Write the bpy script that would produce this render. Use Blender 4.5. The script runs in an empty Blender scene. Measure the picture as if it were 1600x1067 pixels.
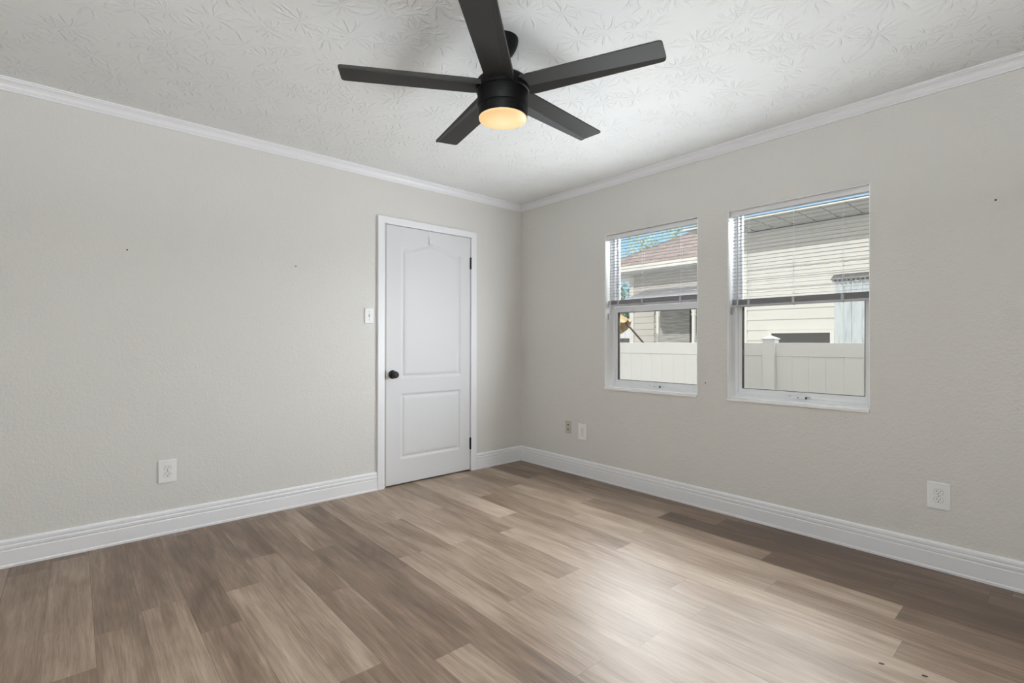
import bpy, bmesh, math, random
from mathutils import Vector, Matrix

C = bpy.context.scene.collection
sc = bpy.context.scene
PI = math.pi

# ------------------------------------------------------------------ camera
YAW, ROLL = 0.72186, 0.00198
cam_d = bpy.data.cameras.new('camera')
cam = bpy.data.objects.new('camera', cam_d)
C.objects.link(cam)
cam_d.sensor_width = 36.0
cam_d.lens = 777.863 * 36.0 / 1600.0
cam_d.shift_y = 1.66 / 1600.0
cam_d.clip_start = 0.02
fw = Vector((math.sin(YAW), math.cos(YAW), 0))
rt = Vector((math.cos(YAW), -math.sin(YAW), 0))
up = Vector((0, 0, 1))
r2 = rt * math.cos(ROLL) + up * math.sin(ROLL)
u2 = -rt * math.sin(ROLL) + up * math.cos(ROLL)
m = Matrix((r2, u2, -fw)).transposed().to_4x4()
m.translation = Vector((-3.23157, -3.53581, 1.12741))
cam.matrix_world = m
sc.camera = cam

# ------------------------------------------------------------------ view / exposure
sc.view_settings.view_transform = 'Standard'
sc.view_settings.look = 'None'
sc.view_settings.exposure = 0.0
sc.view_settings.gamma = 1.0
sc.view_settings.use_curve_mapping = False
sc.cycles.max_bounces = 14
sc.cycles.diffuse_bounces = 7
sc.cycles.glossy_bounces = 4
sc.cycles.sample_clamp_indirect = 6.0
sc.cycles.caustics_reflective = False
sc.cycles.caustics_refractive = False


def lin(r, g, b):
    f = lambda c: (c / 255 / 12.92) if c / 255 <= 0.04045 else ((c / 255 + 0.055) / 1.055) ** 2.4
    return (f(r), f(g), f(b), 1.0)


# ------------------------------------------------------------------ world: blue low sky, added bright cloud higher up
W = bpy.data.worlds.new('sky')
sc.world = W
W.use_nodes = True
nt = W.node_tree
nt.nodes.clear()


def wn(t, **k):
    n = nt.nodes.new(t)
    for a, b in k.items():
        setattr(n, a, b)
    return n


tc = wn('ShaderNodeTexCoord')
sep = wn('ShaderNodeSeparateXYZ')
nt.links.new(tc.outputs['Generated'], sep.inputs[0])
nz = wn('ShaderNodeTexNoise')
nz.inputs['Scale'].default_value = 3.0
nz.inputs['Detail'].default_value = 5.0
nt.links.new(tc.outputs['Generated'], nz.inputs['Vector'])
addn = wn('ShaderNodeMath', operation='MULTIPLY_ADD')
nt.links.new(nz.outputs['Fac'], addn.inputs[0])
addn.inputs[1].default_value = 0.10
nt.links.new(sep.outputs['Z'], addn.inputs[2])
ramp = wn('ShaderNodeValToRGB')
SKY_ADDED_CLOUD = 6.5
SKY_PLAIN = 0.80
e = ramp.color_ramp.elements
e[0].position = 0.0
e[0].color = (0.54 / SKY_ADDED_CLOUD, 0.82 / SKY_ADDED_CLOUD, 0.95 / SKY_ADDED_CLOUD, 1)
e[1].position = 0.26
e[1].color = (0.46 / SKY_ADDED_CLOUD, 0.80 / SKY_ADDED_CLOUD, 1.04 / SKY_ADDED_CLOUD, 1)
e2 = ramp.color_ramp.elements.new(0.33)
e2.color = (0.55 / SKY_ADDED_CLOUD, 0.76 / SKY_ADDED_CLOUD, 1.0 / SKY_ADDED_CLOUD, 1)
e3 = ramp.color_ramp.elements.new(0.42)
e3.color = (0.97, 0.98, 1.0, 1)
nt.links.new(addn.outputs[0], ramp.inputs['Fac'])
# unseen bright cloud bank added on the +x side for window light and floor reflections; the rest of the sky is plainer
side = wn('ShaderNodeMapRange', interpolation_type='SMOOTHSTEP')
nt.links.new(sep.outputs['X'], side.inputs['Value'])
side.inputs['From Min'].default_value = -0.15
side.inputs['From Max'].default_value = 0.35
side.inputs['To Min'].default_value = 0.0
side.inputs['To Max'].default_value = 1.0
plain = wn('ShaderNodeMix', data_type='RGBA')
nt.links.new(side.outputs[0], plain.inputs['Factor'])
plain.inputs['A'].default_value = (SKY_PLAIN / SKY_ADDED_CLOUD, SKY_PLAIN * 0.98 / SKY_ADDED_CLOUD, SKY_PLAIN * 0.95 / SKY_ADDED_CLOUD, 1)
nt.links.new(ramp.outputs['Color'], plain.inputs['B'])
bg = wn('ShaderNodeBackground')
bg.inputs['Strength'].default_value = SKY_ADDED_CLOUD
nt.links.new(plain.outputs['Result'], bg.inputs['Color'])
wo = wn('ShaderNodeOutputWorld')
nt.links.new(bg.outputs[0], wo.inputs['Surface'])


# ------------------------------------------------------------------ sun and added lamps
def add_light(name, kind, loc, rot, energy, color=(1, 1, 1), **k):
    d = bpy.data.lights.new(name, kind)
    d.energy = energy
    d.color = color
    for a, b in k.items():
        setattr(d, a, b)
    o = bpy.data.objects.new(name, d)
    o.location = loc
    o.rotation_euler = rot
    C.objects.link(o)
    return o


sun_dir = Vector((-0.88, 0.22, 0.34)).normalized()
sun = add_light('sun', 'SUN', (-6, -4, 9), (0, 0, 0), 1.5, (1.0, 0.96, 0.91), angle=0.02)
sun.rotation_euler = sun_dir.to_track_quat('Z', 'Y').to_euler()

H = 2.435                       # ceiling height
ROOM_X, ROOM_Y = -4.3, -4.4     # far sides of the room, behind the camera
WIN = [(-1.803, -1.003, 0.768, 2.0), (-2.794, -2.013, 0.768, 1.995)]      # two windows (y0, y1, z0, z1)
for i, (y0, y1, z0, z1) in enumerate(WIN):      # added lamps outside and inside each window, standing in for daylight
    add_light('window_daylight', 'AREA', (0.75, (y0 + y1) / 2, 2.30), (0, PI / 2 - 0.62, 0), 75.0, (0.90, 0.96, 1.0),
              shape='RECTANGLE', size=0.6, size_y=1.0)
    add_light('window_daylight_spread', 'AREA', (-0.14, (y0 + y1) / 2, 1.10), (0, PI / 2 + 0.12, 0), (28.0, 13.0)[i], (0.90, 0.96, 1.0),
              shape='RECTANGLE', size=0.62, size_y=y1 - y0 - 0.06)  # unseen fill on the room side, added to brighten walls and ceiling
# fill lamp added behind the camera, turned up so that its light comes back from the ceiling
add_light('bounce_lamp', 'AREA', (-3.8, -3.75, 1.75), (PI, 0, 0), 142.0, (0.90, 0.955, 1.0), shape='DISK', size=0.7)

# ------------------------------------------------------------------ materials
MATS = {}


class N:
    """small node-tree helper"""

    def __init__(s, name):
        s.m = bpy.data.materials.new(name)
        s.m.use_nodes = True
        s.t = s.m.node_tree
        s.b = s.t.nodes['Principled BSDF']

    def n(s, t, **k):
        x = s.t.nodes.new(t)
        for a, b in k.items():
            setattr(x, a, b)
        return x

    def l(s, a, b):
        s.t.links.new(a, b)

    def math(s, op, a, b=None, c=None, clamp=False):
        x = s.n('ShaderNodeMath', operation=op)
        x.use_clamp = clamp
        for i, v in enumerate((a, b, c)):
            if v is None:
                continue
            if isinstance(v, (int, float)):
                x.inputs[i].default_value = v
            else:
                s.l(v, x.inputs[i])
        return x.outputs[0]

    def noise(s, vec, scale, detail=2.0, rough=0.5, dist=0.0):
        x = s.n('ShaderNodeTexNoise')
        x.inputs['Scale'].default_value = scale
        x.inputs['Detail'].default_value = detail
        x.inputs['Roughness'].default_value = rough
        x.inputs['Distortion'].default_value = dist
        if vec is not None:
            s.l(vec, x.inputs['Vector'])
        return x.outputs['Fac']

    def bump(s, h, strength, dist):
        x = s.n('ShaderNodeBump')
        x.inputs['Strength'].default_value = strength
        x.inputs['Distance'].default_value = dist
        s.l(h, x.inputs['Height'])
        s.l(x.outputs[0], s.b.inputs['Normal'])

    def ramp(s, fac, stops):
        x = s.n('ShaderNodeValToRGB')
        el = x.color_ramp.elements
        el[0].position, el[0].color = stops[0]
        el[1].position, el[1].color = stops[-1]
        for p, c in stops[1:-1]:
            q = el.new(p)
            q.color = c
        s.l(fac, x.inputs['Fac'])
        return x.outputs['Color']


def pbr(name, col, rough=0.5, metal=0.0, spec=0.5, coat=0.0, bump=None, vary=None):
    if name in MATS:
        return MATS[name]
    q = N(name)
    q.b.inputs['Base Color'].default_value = col
    q.b.inputs['Roughness'].default_value = rough
    q.b.inputs['Metallic'].default_value = metal
    q.b.inputs['Specular IOR Level'].default_value = spec
    q.b.inputs['Coat Weight'].default_value = coat
    g = q.n('ShaderNodeNewGeometry')
    if bump:
        q.bump(q.noise(g.outputs['Position'], bump[0], 3.0), bump[1], bump[2])
    if vary:
        f = q.noise(g.outputs['Position'], vary[0], 3.0)
        lo = tuple(c * (1 - vary[1]) for c in col[:3]) + (1,)
        hi = tuple(min(1, c * (1 + vary[1])) for c in col[:3]) + (1,)
        q.l(q.ramp(f, [(0.3, lo), (0.7, hi)]), q.b.inputs['Base Color'])
    MATS[name] = q.m
    return q.m


def wall_material():
    q = N('wall_paint')
    q.b.inputs['Base Color'].default_value = lin(214, 212, 208)
    q.b.inputs['Roughness'].default_value = 0.55
    q.b.inputs['Specular IOR Level'].default_value = 0.35
    g = q.n('ShaderNodeNewGeometry')
    a = q.noise(g.outputs['Position'], 75.0, 3.0, 0.55)
    b = q.noise(g.outputs['Position'], 32.0, 2.0, 0.5)
    h = q.math('MULTIPLY_ADD', b, 0.6, a)
    q.bump(h, 0.55, 0.004)
    return q.m


def ceiling_material():
    """stomped 'crow's foot' plaster: overlapping stars of thin raised strokes"""
    q = N('stomped_plaster')
    q.b.inputs['Base Color'].default_value = lin(230, 231, 230)
    q.b.inputs['Roughness'].default_value = 0.6
    q.b.inputs['Specular IOR Level'].default_value = 0.3
    g = q.n('ShaderNodeNewGeometry')
    total = None
    for k, (scale, off, nst) in enumerate(((4.3, 0.0, 12.0), (5.1, 7.3, 10.0))):
        mp = q.n('ShaderNodeMapping')
        mp.inputs['Location'].default_value = (off, off * 0.37, 0)
        mp.inputs['Rotation'].default_value = (0, 0, 0.4 + k)
        q.l(g.outputs['Position'], mp.inputs['Vector'])
        # bend the strokes a little
        nz = q.n('ShaderNodeTexNoise')
        nz.inputs['Scale'].default_value = 9.0
        nz.inputs['Detail'].default_value = 2.0
        q.l(mp.outputs[0], nz.inputs['Vector'])
        sb = q.n('ShaderNodeVectorMath', operation='MULTIPLY_ADD')
        q.l(nz.outputs['Color'], sb.inputs[0])
        sb.inputs[1].default_value = (0.05, 0.05, 0)
        q.l(mp.outputs[0], sb.inputs[2])
        v = q.n('ShaderNodeTexVoronoi', voronoi_dimensions='2D')
        v.inputs['Scale'].default_value = scale
        v.inputs['Randomness'].default_value = 0.85
        q.l(sb.outputs[0], v.inputs['Vector'])
        d = q.n('ShaderNodeVectorMath', operation='SUBTRACT')
        q.l(sb.outputs[0], d.inputs[0])
        q.l(v.outputs['Position'], d.inputs[1])
        sx = q.n('ShaderNodeSeparateXYZ')
        q.l(d.outputs[0], sx.inputs[0])
        ang = q.math('ARCTAN2', sx.outputs['Y'], sx.outputs['X'])
        r = v.outputs['Distance']          # in cells
        cs = q.n('ShaderNodeSeparateColor')
        q.l(v.outputs['Color'], cs.inputs[0])
        wob = q.noise(mp.outputs[0], 14.0, 2.0)
        ph = q.math('MULTIPLY_ADD', cs.outputs['Red'], 6.28, q.math('MULTIPLY', wob, 5.0))
        s1 = q.math('SINE', q.math('ADD', q.math('MULTIPLY', ang, nst), ph))
        ridge = q.math('SMOOTH_MAX', q.math('MULTIPLY_ADD', s1, 1.6, -0.75), 0.0, 0.1)
        ridge = q.math('MINIMUM', ridge, 0.6)
        # strokes live between the middle and the rim of each star
        fall = q.n('ShaderNodeMapRange', interpolation_type='SMOOTHSTEP')
        q.l(r, fall.inputs['Value'])
        fall.inputs['From Min'].default_value = 0.58
        fall.inputs['From Max'].default_value = 0.30
        core = q.n('ShaderNodeMapRange', interpolation_type='SMOOTHSTEP')
        q.l(r, core.inputs['Value'])
        core.inputs['From Min'].default_value = 0.02
        core.inputs['From Max'].default_value = 0.14
        brk = q.n('ShaderNodeMapRange', interpolation_type='SMOOTHSTEP')
        q.l(q.noise(mp.outputs[0], 11.0, 2.0), brk.inputs['Value'])
        brk.inputs['From Min'].default_value = 0.38
        brk.inputs['From Max'].default_value = 0.55
        t = q.math('MULTIPLY', q.math('MULTIPLY', ridge, fall.outputs[0]), q.math('MULTIPLY', core.outputs[0], brk.outputs[0]))
        total = t if total is None else q.math('MAXIMUM', total, t)
    fine = q.noise(g.outputs['Position'], 55.0, 3.0)
    h = q.math('MULTIPLY_ADD', fine, 0.18, total)
    q.bump(h, 0.75, 0.007)
    return q.m


def floor_material():
    q = N('oak_plank_flooring')
    at = q.n('ShaderNodeAttribute', attribute_name='tone')
    se = q.n('ShaderNodeAttribute', attribute_name='seed')
    g = q.n('ShaderNodeNewGeometry')
    sx = q.n('ShaderNodeSeparateXYZ')
    q.l(g.outputs['Position'], sx.inputs[0])
    cb = q.n('ShaderNodeCombineXYZ')
    q.l(q.math('MULTIPLY_ADD', se.outputs['Fac'], 13.7, sx.outputs['X']), cb.inputs[0])
    q.l(q.math('MULTIPLY_ADD', se.outputs['Fac'], 5.1, sx.outputs['Y']), cb.inputs[1])
    q.l(se.outputs['Fac'], cb.inputs[2])

    def stretched(sx_, sy_):
        v = q.n('ShaderNodeVectorMath', operation='MULTIPLY')
        q.l(cb.outputs[0], v.inputs[0])
        v.inputs[1].default_value = (sx_, sy_, 9.0)
        return v.outputs[0]
    broad = q.noise(stretched(10.0, 1.6), 1.0, 3.0, 0.5, 0.8)
    fine = q.noise(stretched(105.0, 4.0), 1.0, 4.0, 0.65, 0.3)
    pore = q.noise(stretched(260.0, 9.0), 1.0, 2.0, 0.6)
    cath = q.n('ShaderNodeTexWave', wave_type='BANDS', bands_direction='X')
    cath.inputs['Scale'].default_value = 1.0
    cath.inputs['Distortion'].default_value = 9.0
    cath.inputs['Detail'].default_value = 2.5
    cath.inputs['Detail Scale'].default_value = 0.8
    q.l(stretched(9.0, 0.75), cath.inputs['Vector'])
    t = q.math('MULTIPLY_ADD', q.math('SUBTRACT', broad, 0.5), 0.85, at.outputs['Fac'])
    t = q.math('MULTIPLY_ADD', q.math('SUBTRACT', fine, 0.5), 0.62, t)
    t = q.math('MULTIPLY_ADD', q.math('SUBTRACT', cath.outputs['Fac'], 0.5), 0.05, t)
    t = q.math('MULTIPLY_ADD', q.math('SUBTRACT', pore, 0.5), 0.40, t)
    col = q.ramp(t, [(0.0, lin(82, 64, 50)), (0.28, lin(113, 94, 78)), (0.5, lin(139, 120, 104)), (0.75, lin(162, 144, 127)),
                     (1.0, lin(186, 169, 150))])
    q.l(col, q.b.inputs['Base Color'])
    rr = q.math('MULTIPLY_ADD', fine, 0.14, 0.38)
    q.l(rr, q.b.inputs['Roughness'])
    q.b.inputs['Specular IOR Level'].default_value = 0.55
    q.bump(q.math('ADD', fine, pore), 0.12, 0.001)
    return q.m


def shingle_material():
    q = N('brown_shingles')
    g = q.n('ShaderNodeNewGeometry')
    b = q.n('ShaderNodeTexBrick')
    b.inputs['Scale'].default_value = 1.0
    b.inputs['Brick Width'].default_value = 0.3
    b.inputs['Row Height'].default_value = 0.14
    b.inputs['Mortar Size'].default_value = 0.008
    b.inputs['Color1'].default_value = lin(142, 126, 118)
    b.inputs['Color2'].default_value = lin(112, 97, 90)
    b.inputs['Mortar'].default_value = lin(70, 58, 52)
    sx = q.n('ShaderNodeSeparateXYZ')
    q.l(g.outputs['Position'], sx.inputs[0])
    cb = q.n('ShaderNodeCombineXYZ')
    q.l(sx.outputs['Y'], cb.inputs[0])
    q.l(sx.outputs['X'], cb.inputs[1])
    q.l(cb.outputs[0], b.inputs['Vector'])
    q.l(b.outputs['Color'], q.b.inputs['Base Color'])
    q.b.inputs['Roughness'].default_value = 0.9
    return q.m


def streak_material(name, base, dark, sx_=(6.0, 6.0, 0.8), lo=0.38, hi=0.62):
    q = N(name)
    g = q.n('ShaderNodeNewGeometry')
    v = q.n('ShaderNodeVectorMath', operation='MULTIPLY')
    q.l(g.outputs['Position'], v.inputs[0])
    v.inputs[1].default_value = sx_
    f = q.noise(v.outputs[0], 3.0, 5.0, 0.65)
    q.l(q.ramp(f, [(lo, dark), (hi, base)]), q.b.inputs['Base Color'])
    q.b.inputs['Roughness'].default_value = 0.75
    return q.m


def lens_material():
    """lit frosted LED diffuser: whitest in its middle"""
    q = N('lit_frosted_lens')
    t = q.n('ShaderNodeTexCoord')
    sx = q.n('ShaderNodeSeparateXYZ')
    q.l(t.outputs['Object'], sx.inputs[0])
    r = q.math('SQRT', q.math('ADD', q.math('POWER', sx.outputs['X'], 2.0), q.math('POWER', sx.outputs['Y'], 2.0)))
    c = q.ramp(q.math('DIVIDE', r, 0.104), [(0.0, lin(255, 240, 190)), (0.55, lin(255, 224, 158)), (0.9, lin(250, 203, 128)), (1.0, lin(255, 214, 150))])
    q.l(c, q.b.inputs['Emission Color'])
    q.b.inputs['Emission Strength'].default_value = 0.80
    q.b.inputs['Base Color'].default_value = (0.25, 0.2, 0.15, 1)
    q.b.inputs['Roughness'].default_value = 0.4
    return q.m


def glass_material():
    q = N('window_glass')
    t = q.t
    t.nodes.remove(q.b)
    tr = q.n('ShaderNodeBsdfTransparent')
    tr.inputs['Color'].default_value = (0.97, 0.98, 0.975, 1)
    gl = q.n('ShaderNodeBsdfGlossy')
    gl.inputs['Roughness'].default_value = 0.02
    fr = q.n('ShaderNodeFresnel')
    fr.inputs['IOR'].default_value = 1.3
    mx = q.n('ShaderNodeMixShader')
    q.l(fr.outputs[0], mx.inputs[0])
    q.l(tr.outputs[0], mx.inputs[1])
    q.l(gl.outputs[0], mx.inputs[2])
    out = [x for x in t.nodes if x.type == 'OUTPUT_MATERIAL'][0]
    q.l(mx.outputs[0], out.inputs['Surface'])
    return q.m


M_WALL = wall_material()
M_CEIL = ceiling_material()
M_FLOOR = floor_material()
M_SHINGLE = shingle_material()
M_LENS = lens_material()
M_GLASS = glass_material()
M_TRIM = pbr('white_trim_paint', lin(232, 232, 235), 0.35, bump=(40, 0.08, 0.002))
M_DOOR = pbr('white_door_paint', lin(214, 214, 216), 0.55, spec=0.3, bump=(60, 0.06, 0.002))
M_WHITE = pbr('white_plastic', lin(236, 236, 236), 0.35)
M_WINFR = pbr('white_window_frame', lin(238, 239, 240), 0.35)
M_SILL = pbr('white_marble_sill', lin(242, 242, 242), 0.25, vary=(14, 0.02))
M_BLIND = pbr('white_blind_slat', lin(160, 160, 164), 0.4)  # white slats; their backlit shade is put into the grey base
M_HEAD = pbr('white_blind_headrail', lin(226, 226, 228), 0.4)
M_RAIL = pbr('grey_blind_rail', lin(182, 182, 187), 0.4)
M_CORD = pbr('blind_cord', lin(225, 225, 225), 0.7)
M_BLACK = pbr('satin_black_metal', lin(8, 8, 8), 0.5, spec=0.14)
M_BLADE = pbr('charcoal_fan_blade', lin(54, 53, 51), 0.55, spec=0.16, bump=(120, 0.04, 0.001))
M_DARK = pbr('black_hole', lin(12, 12, 12), 0.7)
M_SLOT = pbr('dark_slot', lin(28, 27, 26), 0.6)
M_KNOB = pbr('oil_rubbed_bronze', lin(26, 24, 23), 0.28, metal=0.4)
M_GASKET = pbr('dark_glazing_gasket', lin(60, 60, 58), 0.6)
M_SCREW = pbr('steel_screw', lin(150, 150, 148), 0.35, metal=0.8)
M_BEIGE = pbr('beige_plate', lin(186, 182, 171), 0.5)
M_FENCE = pbr("white_vinyl", lin(209, 211, 210), 0.4, vary=(1.5, 0.02))
M_SIDING = pbr('cream_lap_siding', lin(226, 225, 220), 0.55, vary=(2.0, 0.02))
M_SIDING2 = pbr('tan_lap_siding', lin(212, 209, 203), 0.55, vary=(2.0, 0.03))
M_HTRIM = pbr('white_house_trim', lin(236, 235, 230), 0.5)
M_SOFFIT = pbr('grey_soffit', lin(208, 209, 203), 0.6, vary=(3.0, 0.04))
M_JOINT = pbr('soffit_joint', lin(120, 121, 117), 0.7)
M_PORCH = pbr('lilac_grey_roofing', lin(186, 186, 194), 0.6, vary=(5.0, 0.06))
M_GREYBOARD = streak_material('weathered_grey_boards', lin(205, 205, 201), lin(160, 160, 157), (0.5, 0.8, 12.0))
M_BLUEBOARD = streak_material('pale_blue_weathered_paint', lin(214, 222, 226), lin(186, 197, 203), (6, 9, 0.9), 0.34, 0.55)
M_DGLASS = pbr('dark_house_glass', lin(92, 92, 92), 0.15)
M_GRAVEL = pbr('grey_gravel', lin(128, 126, 123), 0.95, vary=(2.0, 0.15))
M_LEAF = pbr('light_green_leaves', lin(140, 158, 108), 0.6, vary=(1.2, 0.35))
M_LEAF2 = pbr('dark_green_leaves', lin(84, 112, 86), 0.6, vary=(1.5, 0.35))
M_BARK = pbr('grey_bark', lin(122, 108, 98), 0.9)
M_TAN = pbr('tan_canvas', lin(206, 182, 140), 0.8, vary=(7, 0.15))
M_POLE = pbr('dark_wood_pole', lin(72, 62, 54), 0.6)
M_BODY = pbr('white_painted_metal', lin(236, 238, 242), 0.4)
M_STUCCO = pbr('outer_stucco', lin(140, 132, 122), 0.8)


# ------------------------------------------------------------------ mesh helpers
def obj(name, bm, mat, parent=None, smooth=False):
    me = bpy.data.meshes.new(name)
    bmesh.ops.recalc_face_normals(bm, faces=bm.faces[:])
    bm.to_mesh(me)
    bm.free()
    for mm in (mat if isinstance(mat, (list, tuple)) else [mat]):
        me.materials.append(mm)
    if smooth:
        for p in me.polygons:
            p.use_smooth = True
    o = bpy.data.objects.new(name, me)
    C.objects.link(o)
    if parent:
        o.parent = parent
    return o


def sharp(o, deg=35):
    """smooth shading with hard edges above an angle"""
    bm = bmesh.new()
    bm.from_mesh(o.data)
    for f in bm.faces:
        f.smooth = True
    for ed in bm.edges:
        if len(ed.link_faces) == 2:
            ed.smooth = ed.calc_face_angle(0) < math.radians(deg)
    bm.to_mesh(o.data)
    bm.free()
    return o


def tag(o, label=None, cat=None, group=None, kind=None):
    for k, v in (('label', label), ('category', cat), ('group', group), ('kind', kind)):
        if v:
            o[k] = v
    return o


def empty(name, loc=(0, 0, 0), rz=0.0):
    o = bpy.data.objects.new(name, None)
    o.empty_display_size = 0.1
    o.location = loc
    o.rotation_euler = (0, 0, rz)
    C.objects.link(o)
    return o


def BM():
    return bmesh.new()


def box(bm, x0, x1, y0, y1, z0, z1, bev=0.0, mi=0):
    vs = [bm.verts.new((x, y, z)) for x in (x0, x1) for y in (y0, y1) for z in (z0, z1)]
    idx = [(0, 1, 3, 2), (4, 6, 7, 5), (0, 4, 5, 1), (2, 3, 7, 6), (0, 2, 6, 4), (1, 5, 7, 3)]
    fs = [bm.faces.new([vs[i] for i in f]) for f in idx]
    for f in fs:
        f.material_index = mi
    if bev > 0:
        es = list({ed for f in fs for ed in f.edges})
        bmesh.ops.bevel(bm, geom=es, offset=bev, segments=2, affect='EDGES', profile=0.5)
    return bm


def tube(bm, p0, p1, r0, r1=None, seg=12, caps=True):
    r1 = r0 if r1 is None else r1
    p0, p1 = Vector(p0), Vector(p1)
    d = (p1 - p0).normalized()
    a = d.orthogonal().normalized()
    b = d.cross(a)
    A = [bm.verts.new(p0 + (a * math.cos(t) + b * math.sin(t)) * r0) for t in (2 * PI * i / seg for i in range(seg))]
    B = [bm.verts.new(p1 + (a * math.cos(t) + b * math.sin(t)) * r1) for t in (2 * PI * i / seg for i in range(seg))]
    for i in range(seg):
        bm.faces.new((A[i], A[(i + 1) % seg], B[(i + 1) % seg], B[i]))
    if caps:
        bm.faces.new(A[::-1])
        bm.faces.new(B)


def path_tube(bm, pts, r, seg=8):
    for a, b in zip(pts, pts[1:]):
        tube(bm, a, b, r, r, seg)


def lathe(bm, prof, seg=48, axis='Z', mi=0):
    """prof: (radius, height) list; closed with caps where the radius is not 0"""
    def P(r, h, t):
        x, y = r * math.cos(t), r * math.sin(t)
        return {'Z': (x, y, h), 'Y': (x, h, y), 'X': (h, x, y)}[axis]
    rings = []
    for r, h in prof:
        if r < 1e-6:
            rings.append([bm.verts.new(P(0, h, 0))])
        else:
            rings.append([bm.verts.new(P(r, h, 2 * PI * i / seg)) for i in range(seg)])
    for A, B in zip(rings, rings[1:]):
        for i in range(seg):
            j = (i + 1) % seg
            if len(A) == 1 and len(B) == 1:
                continue
            if len(A) == 1:
                f = bm.faces.new((A[0], B[i], B[j]))
            elif len(B) == 1:
                f = bm.faces.new((A[i], A[j], B[0]))
            else:
                f = bm.faces.new((A[i], A[j], B[j], B[i]))
            f.material_index = mi
    for R in (rings[0], rings[-1]):
        if len(R) > 1:
            bm.faces.new(R).material_index = mi


def prism(bm, poly, fn, a, b):
    """closed polygon swept from a to b; fn(u, v, s) -> xyz"""
    A = [bm.verts.new(fn(u, v, a)) for u, v in poly]
    B = [bm.verts.new(fn(u, v, b)) for u, v in poly]
    n = len(poly)
    for i in range(n):
        bm.faces.new((A[i], A[(i + 1) % n], B[(i + 1) % n], B[i]))
    bm.faces.new(A)
    bm.faces.new(B[::-1])


def holed_wall(bm, u0, u1, z0, z1, holes, fn):
    """slab between depth 0 and 1 with rectangular holes (u0,u1,z0,z1); fn(u, d, z) -> xyz"""
    us = sorted({u0, u1, *[h[0] for h in holes], *[h[1] for h in holes]})
    zs = sorted({z0, z1, *[h[2] for h in holes], *[h[3] for h in holes]})
    cache = {}

    def V(u, d, z):
        k = (round(u, 5), d, round(z, 5))
        if k not in cache:
            cache[k] = bm.verts.new(fn(u, d, z))
        return cache[k]

    def solid(i, j):
        if not (0 <= i < len(us) - 1 and 0 <= j < len(zs) - 1):
            return False
        cu, cz = (us[i] + us[i + 1]) / 2, (zs[j] + zs[j + 1]) / 2
        return not any(h[0] < cu < h[1] and h[2] < cz < h[3] for h in holes)
    for i in range(len(us) - 1):
        for j in range(len(zs) - 1):
            if not solid(i, j):
                continue
            a, b, c, d = us[i], us[i + 1], zs[j], zs[j + 1]
            for dd in (0, 1):
                bm.faces.new((V(a, dd, c), V(b, dd, c), V(b, dd, d), V(a, dd, d)))
            for (di, dj, p, q) in ((-1, 0, (a, c), (a, d)), (1, 0, (b, c), (b, d)), (0, -1, (a, c), (b, c)), (0, 1, (a, d), (b, d))):
                if not solid(i + di, j + dj):
                    bm.faces.new((V(p[0], 0, p[1]), V(q[0], 0, q[1]), V(q[0], 1, q[1]), V(p[0], 1, p[1])))


def structure(o):
    o['kind'] = 'structure'
    return o


# ------------------------------------------------------------------ room shell
DOOR = (-1.424, -0.603, 0.0, 2.05)
bm = BM()
holed_wall(bm, ROOM_X, 0.0, 0.0, H, [DOOR], lambda u, d, z: (u, 0.12 * d, z))
structure(obj('wall_left', bm, M_WALL))
bm = BM()
holed_wall(bm, ROOM_Y, 0.12, -0.05, H + 0.12, [(y0, y1, z0 - 0.018, z1) for y0, y1, z0, z1 in WIN], lambda u, d, z: (0.2 * d, u, z))
for f in bm.faces:
    if all(v.co.x > 0.19 for v in f.verts):
        f.material_index = 1          # outer face of the house
structure(obj('wall_right', bm, [M_WALL, M_STUCCO]))
bm = BM()
holed_wall(bm, ROOM_X, 0.0, 0.0, H, [], lambda u, d, z: (u, ROOM_Y - 0.15 * d, z))
structure(obj('wall_rear', bm, M_WALL))
bm = BM()
box(bm, ROOM_X - 0.12, ROOM_X, ROOM_Y - 0.15, 0.12, 0, H)
structure(obj('wall_side', bm, M_WALL))
bm = BM()
box(bm, ROOM_X - 0.12, 0.0, ROOM_Y - 0.15, 0.12, H, H + 0.12)
structure(obj('ceiling', bm, M_CEIL))

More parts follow.
